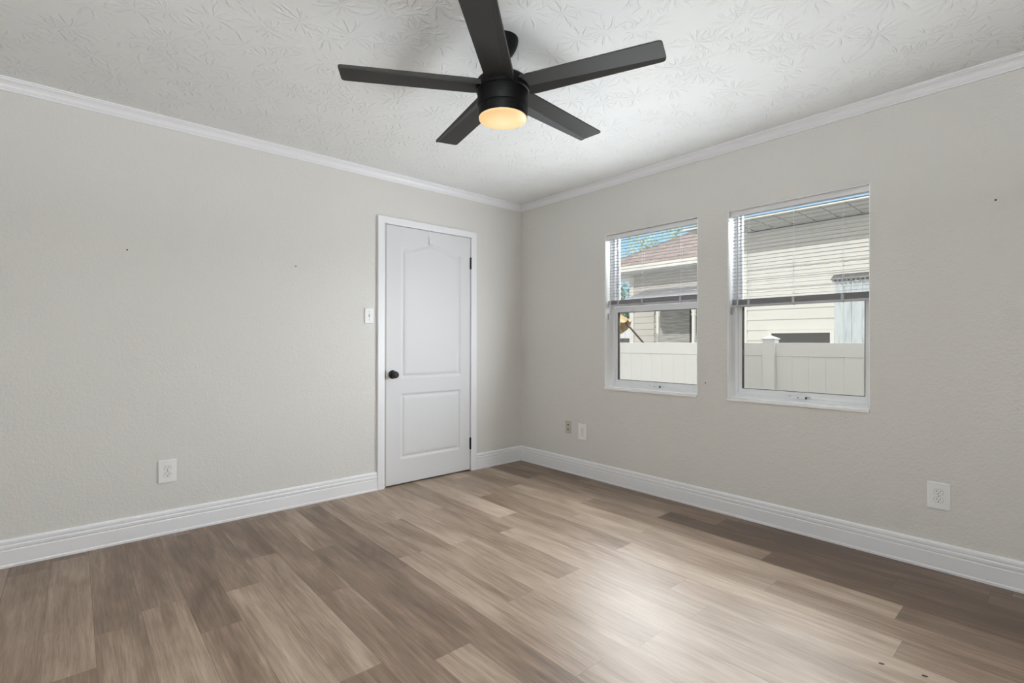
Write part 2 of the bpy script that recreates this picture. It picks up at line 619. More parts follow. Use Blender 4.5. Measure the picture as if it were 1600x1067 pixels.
# floor: every plank a quad of its own inside one mesh, with its own tone and grain offset
EDGES = [0.0, -0.09, -0.245, -0.404, -0.556, -0.71, -0.872, -1.02, -1.18, -1.335, -1.495, -1.655, -1.812, -1.96, -2.113, -2.267,
         -2.415, -2.566, -2.716, -2.862, -3.017, -3.17, -3.318, -3.47, -3.622, -3.774, -3.926, -4.078, ROOM_X]
JOINT = [-0.9, -2.055, -1.745, -1.228, -0.60, -1.374, -0.655, -1.08, -1.27, -0.675, -1.24, -0.68, -1.197, -1.307, -0.807, -1.31,
         -0.70, -1.0, -1.30, -0.95, -1.05, -1.295, -0.16, -0.9, -0.5, -1.1, -0.3, -0.8]
PL = 1.222
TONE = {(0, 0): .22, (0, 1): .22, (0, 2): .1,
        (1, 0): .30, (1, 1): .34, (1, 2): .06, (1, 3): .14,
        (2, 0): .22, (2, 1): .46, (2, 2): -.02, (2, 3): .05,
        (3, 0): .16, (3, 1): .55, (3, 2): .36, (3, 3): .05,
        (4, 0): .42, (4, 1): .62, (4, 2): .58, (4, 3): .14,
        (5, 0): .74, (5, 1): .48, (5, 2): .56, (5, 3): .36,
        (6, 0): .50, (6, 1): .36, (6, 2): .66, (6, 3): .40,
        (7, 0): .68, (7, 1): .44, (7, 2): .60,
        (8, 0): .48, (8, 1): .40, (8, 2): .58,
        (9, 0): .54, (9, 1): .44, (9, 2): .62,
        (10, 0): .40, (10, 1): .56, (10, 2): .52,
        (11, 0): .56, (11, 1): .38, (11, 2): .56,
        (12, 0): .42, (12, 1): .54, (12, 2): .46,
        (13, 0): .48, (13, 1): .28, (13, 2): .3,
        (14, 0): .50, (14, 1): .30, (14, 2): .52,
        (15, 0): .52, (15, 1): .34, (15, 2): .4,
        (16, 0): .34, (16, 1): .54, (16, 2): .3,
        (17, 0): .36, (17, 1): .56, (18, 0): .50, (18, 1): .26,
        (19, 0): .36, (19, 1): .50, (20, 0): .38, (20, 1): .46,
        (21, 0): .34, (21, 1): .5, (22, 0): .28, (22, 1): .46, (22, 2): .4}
rnd = random.Random(5)
bm = BM()
lt = bm.faces.layers.float.new('tone')
ls = bm.faces.layers.float.new('seed')
gap = 0.00035
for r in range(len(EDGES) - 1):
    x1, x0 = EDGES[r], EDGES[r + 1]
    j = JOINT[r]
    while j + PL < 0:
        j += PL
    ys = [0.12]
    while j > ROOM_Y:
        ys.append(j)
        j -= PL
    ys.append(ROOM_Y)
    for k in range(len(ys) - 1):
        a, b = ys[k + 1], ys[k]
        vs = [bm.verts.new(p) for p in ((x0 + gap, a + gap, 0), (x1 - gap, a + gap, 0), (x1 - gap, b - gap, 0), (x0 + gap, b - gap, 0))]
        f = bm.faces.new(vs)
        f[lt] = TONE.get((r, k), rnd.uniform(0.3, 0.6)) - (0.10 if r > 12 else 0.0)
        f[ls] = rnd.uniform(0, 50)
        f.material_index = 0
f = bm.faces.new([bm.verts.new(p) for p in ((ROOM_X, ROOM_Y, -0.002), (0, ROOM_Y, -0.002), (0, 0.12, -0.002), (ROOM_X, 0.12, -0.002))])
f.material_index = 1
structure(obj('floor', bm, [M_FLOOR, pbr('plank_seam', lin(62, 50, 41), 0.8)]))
bm = BM()
box(bm, ROOM_X, 0.0, ROOM_Y, 0.12, -0.15, -0.004)
structure(obj('floor_slab', bm, M_STUCCO))

# baseboards
BASE = [(0, 0), (0.0175, 0), (0.0175, 0.011), (0.015, 0.016), (0.0145, 0.083), (0.0115, 0.0865), (0.0115, 0.0905), (0.0145, 0.094), (0.0145, 0.105),
        (0.0135, 0.108), (0.0095, 0.111), (0.0095, 0.115), (0.012, 0.118), (0.011, 0.129), (0.006, 0.137), (0, 0.139)]
bm = BM()
prism(bm, BASE, lambda u, v, s: (s, -u, v), -1.494, ROOM_X)
prism(bm, BASE, lambda u, v, s: (s, -u, v), -0.0005, -0.546)
structure(obj('baseboard_left', bm, M_TRIM))
bm = BM()
prism(bm, BASE, lambda u, v, s: (-u, s, v), 0.0, ROOM_Y)
structure(obj('baseboard_right', bm, M_TRIM))
# crown mouldings
CROWN = [(0, 2.378), (0.008, 2.378), (0.009, 2.386), (0.013, 2.388), (0.015, 2.393), (0.018, 2.395), (0.020, 2.402), (0.026, 2.412), (0.034, 2.419),
         (0.040, 2.422), (0.041, 2.426), (0.047, 2.428), (0.048, 2.435), (0, 2.435)]
bm = BM()
prism(bm, CROWN, lambda u, v, s: (s, -u, v), 0.0, ROOM_X)
structure(obj('trim_1', bm, M_TRIM))
bm = BM()
prism(bm, CROWN, lambda u, v, s: (-u, s, v), 0.0, ROOM_Y)
structure(obj('trim_2', bm, M_TRIM))

# ------------------------------------------------------------------ door
door = structure(empty('door_1', (-1.014, 0, 0)))


def at_door(o):
    o.matrix_parent_inverse = Matrix.Translation((1.014, 0, 0))
    return o


SX0, SX1, SZ0, SZ1 = -1.418, -0.609, 0.010, 2.044


def panel_sd(x, z):
    """inside distance to the nearest of the two moulded panels (positive inside)"""
    best = -1.0
    # lower panel
    d = min(x + 1.288, -0.716 - x, z - 0.206, 0.719 - z)
    best = max(best, d)
    # upper panel with its cathedral arch
    u = (x + 1.0) / 0.283
    top = 1.880 + (0.058 * (0.5 + 0.5 * math.cos(PI * max(-1, min(1, u / 0.86)))))
    d = min(x + 1.284, -0.714 - x, z - 0.845, (top - z) * 0.93)
    return max(best, d)


def panel_depth(d):
    if d <= 0:
        return 0.0
    pts = [(0.0, 0.0), (0.004, 0.004), (0.010, 0.0085), (0.016, 0.0095), (0.021, 0.008), (0.026, 0.0045), (0.034, 0.0022), (0.046, 0.0012), (0.06, 0.0010)]
    for (a, b), (c, e_) in zip(pts, pts[1:]):
        if d <= c:
            return b + (e_ - b) * (d - a) / (c - a)
    return 0.0010


bm = BM()
nx, nzz = 150, 330
xs = [SX0 + (SX1 - SX0) * i / nx for i in range(nx + 1)]
zs = [SZ0 + (SZ1 - SZ0) * i / nzz for i in range(nzz + 1)]
grid = [[bm.verts.new((x, panel_depth(panel_sd(x, z)), z)) for z in zs] for x in xs]
for i in range(nx):
    for j in range(nzz):
        f = bm.faces.new((grid[i][j], grid[i + 1][j], grid[i + 1][j + 1], grid[i][j + 1]))
        f.smooth = True
vb = [bm.verts.new((x, 0.035, z)) for x, z in ((SX0, SZ0), (SX1, SZ0), (SX1, SZ1), (SX0, SZ1))]
bm.faces.new(vb[::-1])
for path, (p, q_) in (([grid[i][0] for i in range(nx + 1)], (0, 1)), ([grid[nx][j] for j in range(nzz + 1)], (1, 2)),
                      ([grid[nx - i][nzz] for i in range(nx + 1)], (2, 3)), ([grid[0][nzz - j] for j in range(nzz + 1)], (3, 0))):
    bm.faces.new([vb[p]] + path + [vb[q_]])
slab = at_door(obj('door_slab', bm, M_DOOR, door))

# casing: three mitred lengths
CAS = [(0.0, 0.0), (0.0, 0.013), (0.006, 0.0165), (0.040, 0.0175), (0.050, 0.018), (0.054, 0.016), (0.054, 0.0)]   # (from inner edge outwards, thickness)
bm = BM()
IX0, IX1, IZ = -1.4385, -0.6075, 2.047
for side in ('l', 'r', 't'):
    A, B = [], []
    for u, v in CAS:
        if side == 'l':
            A.append((IX0 - u, -v, 0)); B.append((IX0 - u, -v, IZ + u))
        elif side == 'r':
            A.append((IX1 + u * 1.1, -v, 0)); B.append((IX1 + u * 1.1, -v, IZ + u))
        else:
            A.append((IX0 - u, -v, IZ + u)); B.append((IX1 + u * 1.1, -v, IZ + u))
    A = [bm.verts.new(p) for p in A]
    B = [bm.verts.new(p) for p in B]
    n = len(A)
    for i in range(n):
        bm.faces.new((A[i], A[(i + 1) % n], B[(i + 1) % n], B[i]))
    bm.faces.new(A)
    bm.faces.new(B)
at_door(obj('casing', bm, M_TRIM, door))
bm = BM()       # jamb and stop behind the gap
box(bm, DOOR[0] + 0.0005, DOOR[0] + 0.0035, 0.0, 0.12, 0, 2.05)
box(bm, DOOR[1] - 0.003, DOOR[1] - 0.0005, 0.0, 0.12, 0, 2.05)
box(bm, DOOR[0] + 0.0035, DOOR[1] - 0.003, 0.0, 0.12, 2.0462, 2.0495)
box(bm, DOOR[0] + 0.0035, DOOR[1] - 0.003, 0.04, 0.12, 0.0, 2.046)
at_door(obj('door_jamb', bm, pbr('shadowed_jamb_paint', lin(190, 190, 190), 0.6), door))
for z in (1.822, 0.239):
    bm = BM()
    for k in range(5):
        a = z - 0.051 + k * 0.0204
        tube(bm, (-0.6075, -0.0075, a + 0.0006), (-0.6075, -0.0075, a + 0.0198), 0.0068, seg=14)
    tube(bm, (-0.6075, -0.0075, z + 0.051), (-0.6075, -0.0075, z + 0.055), 0.0045, 0.002, seg=12)
    box(bm, -0.616, -0.6075, -0.0035, 0.0, z - 0.05, z + 0.05)
    at_door(tag(sharp(obj('hinge', bm, M_KNOB, door)), 'dark metal hinge'))
bm = BM()
kx, kz = -1.362, 0.876
lathe(bm, [(0.0, -0.001), (0.034, -0.001), (0.034, -0.006), (0.031, -0.011), (0.022, -0.014), (0.013, -0.015), (0.012, -0.030), (0.017, -0.034), (0.026, -0.041),
           (0.0275, -0.050), (0.026, -0.058), (0.021, -0.064), (0.015, -0.0655), (0.0145, -0.0635), (0.006, -0.0635), (0.0055, -0.0665), (0.0, -0.067)], 40, 'Y')
bmesh.ops.translate(bm, verts=bm.verts[:], vec=(kx, 0.001, kz))
at_door(tag(sharp(obj('door_knob', bm, M_KNOB, door), 50), 'dark bronze round door knob'))
bm = BM()
box(bm, -1.4225, -1.4185, -0.0012, 0.02, kz - 0.036, kz + 0.036)
at_door(tag(obj('latch_plate', bm, M_KNOB, door), 'dark latch plate in the door gap'))

# hook hung over the top of the door
hook = tag(empty('door_hook', (-1.029, 0, 2.044)), 'white metal double hook hung over the top of the door', 'hook')
bm = BM()
box(bm, -0.007, 0.007, -0.004, -0.0022, -0.112, 0.0022, 0.0004)
box(bm, -0.007, 0.007, -0.004, 0.030, 0.0005, 0.0022)
obj('strap', bm, M_WHITE, hook)
for sx_ in (-1, 1):
    bm = BM()
    pts = [(0.004 * sx_, -0.005, -0.055)]
    for k in range(9):
        t = k / 8 * PI
        pts.append((sx_ * (0.004 + 0.010 * k / 8), -0.017 + 0.012 * math.cos(t), -0.105 - 0.012 * math.sin(t)))
    pts.append((sx_ * 0.0145, -0.030, -0.082))
    path_tube(bm, pts, 0.0022)
    obj('hook_arm', bm, M_WHITE, hook, True)


# ------------------------------------------------------------------ windows and blinds
def make_window(idx, y0, y1, z0, z1):
    root = structure(empty('window_%d' % idx, (0, (y0 + y1) / 2, z0)))
    inv = Matrix.Translation((0, -(y0 + y1) / 2, -z0))

    def part(name, bm, mat, par=root, sm=False):
        o = obj(name, bm, mat, par, sm)
        if par is root:
            o.matrix_parent_inverse = inv
        return o

    def rect(bm, ya, yb, za, zb, x0, x1, w, wb=None, wt=None):
        wb = w if wb is None else wb
        wt = w if wt is None else wt
        box(bm, x0, x1, ya, ya + w, za, zb)
        box(bm, x0, x1, yb - w, yb, za, zb)
        box(bm, x0, x1, ya + w, yb - w, za, za + wb)
        box(bm, x0, x1, ya + w, yb - w, zb - wt, zb)
    e_ = 0.0006
    bm = BM()       # painted reveal
    rect(bm, y0 + e_, y1 - e_, z0 + 0.001, z1 - e_, 0.0015, 0.103, 0.004, 0.0005)
    part('jamb', bm, pbr('bright_white_reveal', lin(250, 250, 250), 0.5))
    bm = BM()       # marble sill with a small nose
    box(bm, -0.010, 0.105, y0 - 0.0 + e_, y1 - e_, z0 - 0.0175, z0, 0.002)
    part('sill', bm, M_SILL)
    bm = BM()
    rect(bm, y0 + 0.002, y1 - 0.002, z0 + 0.0005, z1 - 0.0008, 0.104, 0.175, 0.020, 0.016, 0.003)
    box(bm, 0.100, 0.110, y0 + 0.004, y1 - 0.004, z0 + 0.001, z0 + 0.011)
    part('frame', bm, M_WINFR)
    # lower sash
    a, b = y0 + 0.023, y1 - 0.023
    sash = BM()
    rect(sash, a, b, z0 + 0.018, 1.418, 0.112, 0.136, 0.024, 0.040, 0.044)
    box(sash, 0.106, 0.112, a, b, z0 + 0.018, z0 + 0.030)
    box(sash, 0.109, 0.112, a + 0.005, b - 0.005, z0 + 0.042, z0 + 0.047)
    s = part('lower_sash', sash, M_WINFR)
    g = BM()
    rect(g, a + 0.0242, b - 0.0242, z0 + 0.0582, 1.3738, 0.110, 0.1365, 0.0032)
    part('gasket', g, M_GASKET, s)
    g = BM()
    box(g, 0.122, 0.126, a + 0.027, b - 0.027, z0 + 0.061, 1.371)
    part('pane', g, M_GLASS, s)
    yc = (y0 + y1) / 2 - 0.0
    g = BM()
    box(g, 0.086, 0.106, yc - 0.045, yc + 0.035, z0 + 0.0185, z0 + 0.034, 0.003)
    box(g, 0.094, 0.112, yc - 0.060, yc + 0.055, z0 + 0.034, z0 + 0.039, 0.001)
    tube(g, (0.100, yc - 0.052, z0 + 0.022), (0.100, yc - 0.066, z0 + 0.034), 0.004, seg=10)
    part('sash_latch', g, M_WINFR, s)
    g = BM()
    tube(g, (0.0845, yc - 0.005, z0 + 0.026), (0.0865, yc - 0.005, z0 + 0.026), 0.0035, seg=12)
    part('latch_screw', g, M_SLOT, s)
    g = BM()
    box(g, 0.0835, 0.0995, yc - 0.052, yc - 0.0455, z0 + 0.020, z0 + 0.031, 0.001)
    box(g, 0.0925, 0.096, yc - 0.055, yc + 0.050, z0 + 0.0325, z0 + 0.0342)  # thin dark strip standing in for the shadow line under the latch
    part('latch_lever', g, M_GASKET, s)
    # upper sash
    u = BM()
    rect(u, a, b, 1.372, z1 - 0.004, 0.140, 0.164, 0.009, 0.030, 0.005)
    s2 = part('upper_sash', u, M_WINFR)
    g = BM()
    box(g, 0.150, 0.154, a + 0.0095, b - 0.0095, 1.4025, z1 - 0.0095)
    part('pane', g, M_GLASS, s2)
    # sash balance cover and blind hold-down on the reveal
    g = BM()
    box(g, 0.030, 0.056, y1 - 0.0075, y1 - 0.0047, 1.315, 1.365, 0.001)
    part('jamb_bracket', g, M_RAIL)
    return root


w1 = make_window(1, *WIN[0])
w2 = make_window(2, *WIN[1])


def make_blind(y0, y1, ztop, zstack, ladders, wand_y, wand_bottom, label):
    a, b = y0 + 0.007, y1 - 0.0095
    XC = 0.040
    root = tag(empty('window_blind', (XC, (a + b) / 2, ztop)), label, 'blind', 'white mini blinds half lowered in the windows')
    inv = Matrix.Translation((-XC, -(a + b) / 2, -ztop))

    def part(name, bm, mat, par=root, sm=False):
        o = obj(name, bm, mat, par, sm)
        if par is root:
            o.matrix_parent_inverse = inv
        return o
    bm = BM()       # U-shaped headrail
    zt = ztop
    box(bm, XC - 0.020, XC - 0.0185, a, b, zt - 0.033, zt, 0.0004)
    box(bm, XC + 0.0185, XC + 0.020, a, b, zt - 0.033, zt)
    box(bm, XC - 0.0185, XC + 0.0185, a, b, zt - 0.033, zt - 0.0315)
    box(bm, XC - 0.0225, XC - 0.0185, a, b, zt - 0.005, zt - 0.001)
    box(bm, XC - 0.0185, XC + 0.0185, a + 0.001, a + 0.004, zt - 0.031, zt - 0.002)
    box(bm, XC - 0.0185, XC + 0.0185, b - 0.004, b - 0.001, zt - 0.031, zt - 0.002)
    part('headrail', bm, M_HEAD)
    # open slats: 25 mm strips with a slight crown
    PITCH = 0.0233

    def slat(bm, zc, tilt=0.015, th=0.0007):
        n = 4
        rows = []
        for k in range(n + 1):
            t = -1 + 2 * k / n
            x = XC + 0.0125 * t
            z = zc + 0.0014 * (1 - t * t) + tilt * 0.0125 * t
            rows.append([bm.verts.new((x, a + 0.003, z)), bm.verts.new((x, b - 0.003, z)), bm.verts.new((x, b - 0.003, z + th)), bm.verts.new((x, a + 0.003, z + th))])
        for k in range(n):
            P, Q = rows[k], rows[k + 1]
            bm.faces.new((P[0], P[1], Q[1], Q[0]))
            bm.faces.new((P[3], Q[3], Q[2], P[2]))
            bm.faces.new((P[0], Q[0], Q[3], P[3]))
            bm.faces.new((P[1], P[2], Q[2], Q[1]))
        bm.faces.new(rows[0])
        bm.faces.new(rows[-1][::-1])
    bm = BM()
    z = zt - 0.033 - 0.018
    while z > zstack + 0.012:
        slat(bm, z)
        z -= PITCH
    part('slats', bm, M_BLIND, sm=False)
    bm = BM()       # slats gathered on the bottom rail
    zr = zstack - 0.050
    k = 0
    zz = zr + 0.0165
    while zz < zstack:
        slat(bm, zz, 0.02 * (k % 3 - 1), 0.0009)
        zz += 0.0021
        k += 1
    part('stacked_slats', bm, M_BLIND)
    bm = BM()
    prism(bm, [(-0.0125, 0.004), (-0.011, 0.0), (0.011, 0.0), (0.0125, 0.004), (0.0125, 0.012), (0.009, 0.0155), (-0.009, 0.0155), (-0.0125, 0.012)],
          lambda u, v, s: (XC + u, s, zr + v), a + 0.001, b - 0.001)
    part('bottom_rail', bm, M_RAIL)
    for y in ladders:
        bm = BM()
        for dx in (-0.0134, 0.0134):
            tube(bm, (XC + dx, y, zr + 0.012), (XC + dx, y, zt - 0.032), 0.0006, seg=5)
        tube(bm, (XC - 0.0005, y + 0.003, zr + 0.012), (XC - 0.0005, y + 0.003, zt - 0.032), 0.0007, seg=5)
        o = part('ladder_cord', bm, M_CORD)
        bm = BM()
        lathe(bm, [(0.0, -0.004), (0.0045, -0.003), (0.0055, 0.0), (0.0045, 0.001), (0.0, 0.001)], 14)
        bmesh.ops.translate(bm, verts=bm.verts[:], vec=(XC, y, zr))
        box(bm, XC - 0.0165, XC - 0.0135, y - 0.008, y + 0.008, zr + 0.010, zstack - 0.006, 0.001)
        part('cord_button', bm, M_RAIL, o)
    bm = BM()
    xw = XC - 0.030
    tube(bm, (xw, wand_y, zt - 0.040), (xw, wand_y, wand_bottom), 0.0042, seg=6)
    path_tube(bm, [(xw, wand_y, zt - 0.040), (xw + 0.004, wand_y, zt - 0.032), (XC - 0.0195, wand_y, zt - 0.026)], 0.0015)
    part('tilt_wand', bm, pbr('clear_grey_wand', lin(200, 200, 202), 0.2))
    bm = BM()
    path_tube(bm, [(xw + 0.002, wand_y + 0.012, zt - 0.033), (xw + 0.002, wand_y + 0.012, wand_bottom - 0.012)], 0.0009, 6)
    o = part('pull_cord', bm, M_CORD)
    bm = BM()
    lathe(bm, [(0.0, 0.004), (0.003, 0.003), (0.0065, -0.028), (0.006, -0.032), (0.0, -0.032)], 14)
    bmesh.ops.translate(bm, verts=bm.verts[:], vec=(xw + 0.002, wand_y + 0.012, wand_bottom - 0.012))
    part('tassel', bm, M_WHITE, o, True)
    return root


make_blind(WIN[0][0], WIN[0][1], 1.993, 1.468, (-1.118, -1.337, -1.657), -1.053, 1.36,
           'white mini blind half lowered in the window nearer the corner')
make_blind(WIN[1][0], WIN[1][1], 1.990, 1.412, (-2.137, -2.402, -2.658), -2.075, 1.37,
           'white mini blind half lowered in the window on the right')


# ------------------------------------------------------------------ wall plates
def plate_frame(wall, along, z):
    """matrix taking local (x right, y out of the wall towards the room, z up) to the wall"""
    if wall == 'left':
        M = Matrix(((1, 0, 0), (0, -1, 0), (0, 0, 1))).to_4x4()
        M.translation = (along, 0, z)
    else:
        M = Matrix(((0, -1, 0), (-1, 0, 0), (0, 0, 1))).to_4x4()
        M.translation = (0, along, z)
    return M


def plate(name, wall, along, z, w, h, t, mat, label, cat, group=None):
    rz = PI if wall == 'left' else PI / 2
    # local frame: +y points into the room
    root = empty(name, (along, 0, z) if wall == 'left' else (0, along, z), rz)
    tag(root, label, cat, group)
    bm = BM()
    box(bm, -w / 2, w / 2, 0.0005, t, -h / 2, h / 2, 0.003)
    obj('cover_plate', bm, mat, root)
    return root


def duplex(root, t):
    for s in (1, -1):
        zc = 0.0196 * s
        bm = BM()
        pts = []
        for k in range(40):
            a = 2 * PI * k / 40
            x, zq = 0.0172 * math.cos(a), 0.0172 * math.sin(a)
            pts.append((x, max(-0.0125, min(0.0125, zq))))
        prism(bm, pts, lambda u, v, q_: (u, q_, zc + v), t + 0.0002, t + 0.0022)
        rec = obj('receptacle', bm, M_WHITE, root)
        bm = BM()
        prism(bm, [(p[0] * 1.07, p[1] * 1.09) for p in pts], lambda u, v, q_: (u, q_, zc + v), t - 0.001, t + 0.0004)
        obj('receptacle_gap', bm, pbr('grey_gap', lin(120, 120, 118), 0.7), rec)
        bm = BM()
        for x, hh in ((-0.0064, 0.0040), (0.0064, 0.0033)):
            box(bm, x - 0.0013, x + 0.0013, t + 0.002, t + 0.0026, zc + 0.0035 - hh, zc + 0.0035 + hh)
        lathe_bm = []
        for k in range(14):
            a = 2 * PI * k / 14
            lathe_bm.append((0.0026 * math.cos(a), 0.0026 * math.sin(a) - 0.0072))
        prism(bm, lathe_bm, lambda u, v, q_: (u, q_, zc + v), t + 0.002, t + 0.0026)
        obj('slots', bm, M_SLOT, rec)
    bm = BM()
    lathe(bm, [(0.0, t - 0.001), (0.0032, t - 0.001), (0.0030, t + 0.0012), (0.0, t + 0.0014)], 16, 'Y')
    obj('screw', bm, M_SCREW, root)


OUT = 'duplex outlets on the two walls'
p = plate('wall_outlet', 'left', -2.817, 0.3685, 0.089, 0.132, 0.008, M_WHITE,
          'white duplex outlet on the door wall, left of the door', 'outlet', OUT)
duplex(p, 0.008)
p = plate('wall_outlet', 'right', -0.772, 0.374, 0.089, 0.134, 0.008, M_WHITE,
          'white duplex outlet near the corner, right of the small beige jack plate', 'outlet', OUT)
duplex(p, 0.008)
p = plate('wall_outlet', 'right', -3.081, 0.370, 0.090, 0.132, 0.008, M_WHITE,
          'white duplex outlet low on the window wall at the right end', 'outlet', OUT)
duplex(p, 0.008)
p = plate('jack_plate', 'right', -0.612, 0.395, 0.070, 0.113, 0.005, M_BEIGE,
          'small beige jack plate with two dark sockets near the corner', 'jack plate')
for zc in (0.0195, -0.0195):
    bm = BM()
    box(bm, -0.0095, 0.0095, 0.0045, 0.0062, zc - 0.0095, zc + 0.0095, 0.0008)
    j = obj('jack', bm, M_BEIGE, p)
    bm = BM()
    box(bm, -0.0065, 0.0065, 0.0058, 0.0065, zc - 0.0065, zc + 0.0065)
    tag(obj('socket_hole', bm, M_DARK, j), 'dark socket opening')
for zc in (0.046, -0.046):
    bm = BM()
    lathe(bm, [(0.0, 0.004), (0.003, 0.004), (0.0028, 0.0058), (0.0, 0.006)], 14, 'Y')
    bmesh.ops.translate(bm, verts=bm.verts[:], vec=(0, 0, zc))
    obj('screw', bm, M_SCREW, p)
p = plate('light_switch', 'left', -1.559, 1.327, 0.070, 0.115, 0.008, M_WHITE, 'white toggle light switch beside the door casing', 'light switch')
bm = BM()
box(bm, -0.006, 0.006, 0.0075, 0.0088, -0.013, 0.013, 0.0005)
obj('toggle_slot', bm, M_RAIL, p)
bm = BM()
prism(bm, [(0.008, -0.005), (0.008, 0.005), (0.019, 0.0135), (0.021, 0.0075)], lambda u, v, s: (s, u, v), -0.0042, 0.0042)
obj('toggle', bm, M_WHITE, p)
for zc in (0.030, -0.030):
    bm = BM()
    lathe(bm, [(0.0, 0.007), (0.0032, 0.007), (0.0030, 0.0092), (0.0, 0.0094)], 14, 'Y')
    bmesh.ops.translate(bm, verts=bm.verts[:], vec=(0, 0, zc))
    obj('screw', bm, M_SCREW, p)

# nails left in the walls, specks on the floor
for wall, al, z, lab in (('left', -3.007, 1.644, 'small dark nail left in the door wall, the one farther from the door'),
                         ('left', -2.094, 1.646, 'small dark nail left in the door wall, the one nearer the door'),
                         ('right', -3.283, 1.796, 'small dark nail high on the window wall right of the windows'),
                         ('right', -1.864, 0.856, 'small dark nail in the window wall between the two windows')):
    bm = BM()
    lathe(bm, [(0.0, -0.004), (0.0016, -0.004), (0.0016, 0.007), (0.0042, 0.0072), (0.0042, 0.0085), (0.0, 0.009)], 12, 'Y')
    o = obj('nail', bm, M_SCREW if wall == 'x' else M_SLOT)
    o.location = (al, 0, z) if wall == 'left' else (0, al, z)
    o.rotation_euler = (0, 0, PI if wall == 'left' else PI / 2)
    tag(o, lab, 'nail', 'nails left in the walls')
for x, y, rz, lab in ((-1.097, -3.082, 0.3, 'small dark chip lying on the floor, farther from the right frame edge'),
                      (-1.066, -3.196, 0.2, 'small dark chip lying on the floor, nearer the bottom right corner')):
    bm = BM()
    prism(bm, [(-0.0085, -0.002), (-0.004, -0.0042), (0.006, -0.0035), (0.009, 0.001), (0.003, 0.004), (-0.006, 0.003)],
          lambda u, v, s: (u, v, s), 0.0002, 0.0018)
    o = obj('wood_chip', bm, M_SLOT)
    o.location = (x, y, 0)
    o.rotation_euler = (0, 0, PI / 2 + rz)
    tag(o, lab, 'debris', 'chips on the floor')

# ------------------------------------------------------------------ ceiling fan
D_FAN = 2.15
fx = -3.23157 + D_FAN * (fw.x + rt.x * (785 - 800) / 777.863)
fy = -3.53581 + D_FAN * (fw.y + rt.y * (785 - 800) / 777.863)
fan = tag(empty('ceiling_fan', (fx, fy, H)), 'black five blade ceiling fan with a lit round lamp, mounted on the white ceiling', 'ceiling fan')
ZB = 2.222 - H          # blade plane below the ceiling
bm = BM()
lathe(bm, [(0.0, 0.0), (0.066, 0.0), (0.0665, -0.006), (0.064, -0.022), (0.056, -0.043), (0.044, -0.062), (0.032, -0.076), (0.024, -0.082), (0.0, -0.083)], 48)
sharp(obj('canopy', bm, M_BLACK, fan), 50)
bm = BM()
lathe(bm, [(0.0, -0.08), (0.0135, -0.08), (0.0135, -0.165), (0.0, -0.165)], 24)
lathe(bm, [(0.0, -0.128), (0.021, -0.128), (0.024, -0.136), (0.026, -0.165), (0.0, -0.165)], 24)
sharp(obj('downrod', bm, M_BLACK, fan), 50)
bm = BM()
lathe(bm, [(0.0, -0.158), (0.045, -0.158), (0.085, -0.166), (0.104, -0.178), (0.112, -0.186), (0.1155, -0.192), (0.1155, -0.224), (0.1145, -0.229), (0.110, -0.232),
           (0.1095, -0.292), (0.107, -0.297), (0.103, -0.298), (0.0, -0.298)], 64)
sharp(obj('motor_housing', bm, M_BLACK, fan), 40)
bm = BM()
lathe(bm, [(0.0, -0.298), (0.1035, -0.298), (0.1075, -0.301), (0.107, -0.318), (0.1055, -0.337), (0.1045, -0.340), (0.0985, -0.340), (0.0, -0.336)], 64)
kit = sharp(obj('light_kit', bm, M_BLACK, fan), 40)
bm = BM()
lathe(bm, [(0.0, -0.336), (0.1015, -0.336), (0.1035, -0.341), (0.1025, -0.345), (0.097, -0.3475), (0.080, -0.353), (0.055, -0.3575), (0.028, -0.360), (0.0, -0.361)], 64)
tag(sharp(obj('lamp_lens', bm, M_LENS, kit), 60), 'glowing warm frosted lamp lens')
TH0 = -1.1624


def make_blade_mesh():
    """local x runs outwards; the +y side carries the bent facet"""
    bm = bmesh.new()
    R0, R1, W_ = 0.085, 0.674, 0.0622
    th = 0.0055
    fac = 0.42
    stations = [R0, 0.105, 0.13, 0.2, 0.3, 0.4, 0.5, 0.6, 0.645, 0.662, 0.670, R1]
    top, bot = [], []
    for x in stations:
        d1 = R1 - x
        rc = 0.014
        inset = 0.0
        if d1 < rc:
            inset = rc - math.sqrt(max(0, rc * rc - (rc - d1) ** 2))
        s = (x - R0) / (R1 - R0)
        cr = W_ - (0.042 - 0.026 * s)          # where the facet starts
        nar = 0.010 * max(0, (0.13 - x) / 0.045)
        yl, yr = -W_ + inset + nar, W_ - inset - nar
        ys = [yl, yl * 0.5 + cr * 0.5, min(cr, yr - 0.002), yr]
        row_t, row_b = [], []
        for y in ys:
            z = -0.002 * y / W_
            if y > cr:
                z -= (y - cr) * fac
            row_b.append(bm.verts.new((x, y, z)))
            row_t.append(bm.verts.new((x, y, -0.002 * y / W_ + th)))
        bot.append(row_b)
        top.append(row_t)
    n = len(stations)
    for i in range(n - 1):
        for j in range(3):
            bm.faces.new((bot[i][j], bot[i][j + 1], bot[i + 1][j + 1], bot[i + 1][j]))
            bm.faces.new((top[i][j], top[i + 1][j], top[i + 1][j + 1], top[i][j + 1]))
        for j in (0, 3):
            bm.faces.new((bot[i][j], top[i][j], top[i + 1][j], bot[i + 1][j]))
    for i in (0, n - 1):
        for j in range(3):
            bm.faces.new((bot[i][j], bot[i][j + 1], top[i][j + 1], top[i][j]))
    return bm


blade0 = obj('blade', make_blade_mesh(), M_BLADE, fan)
blades = [blade0]
for k in range(1, 5):
    o = blade0.copy()
    C.objects.link(o)
    o.parent = fan
    blades.append(o)
for k, o in enumerate(blades):
    o.location = (0, 0, ZB)
    o.rotation_euler = (0, 0, TH0 + k * 2 * PI / 5)

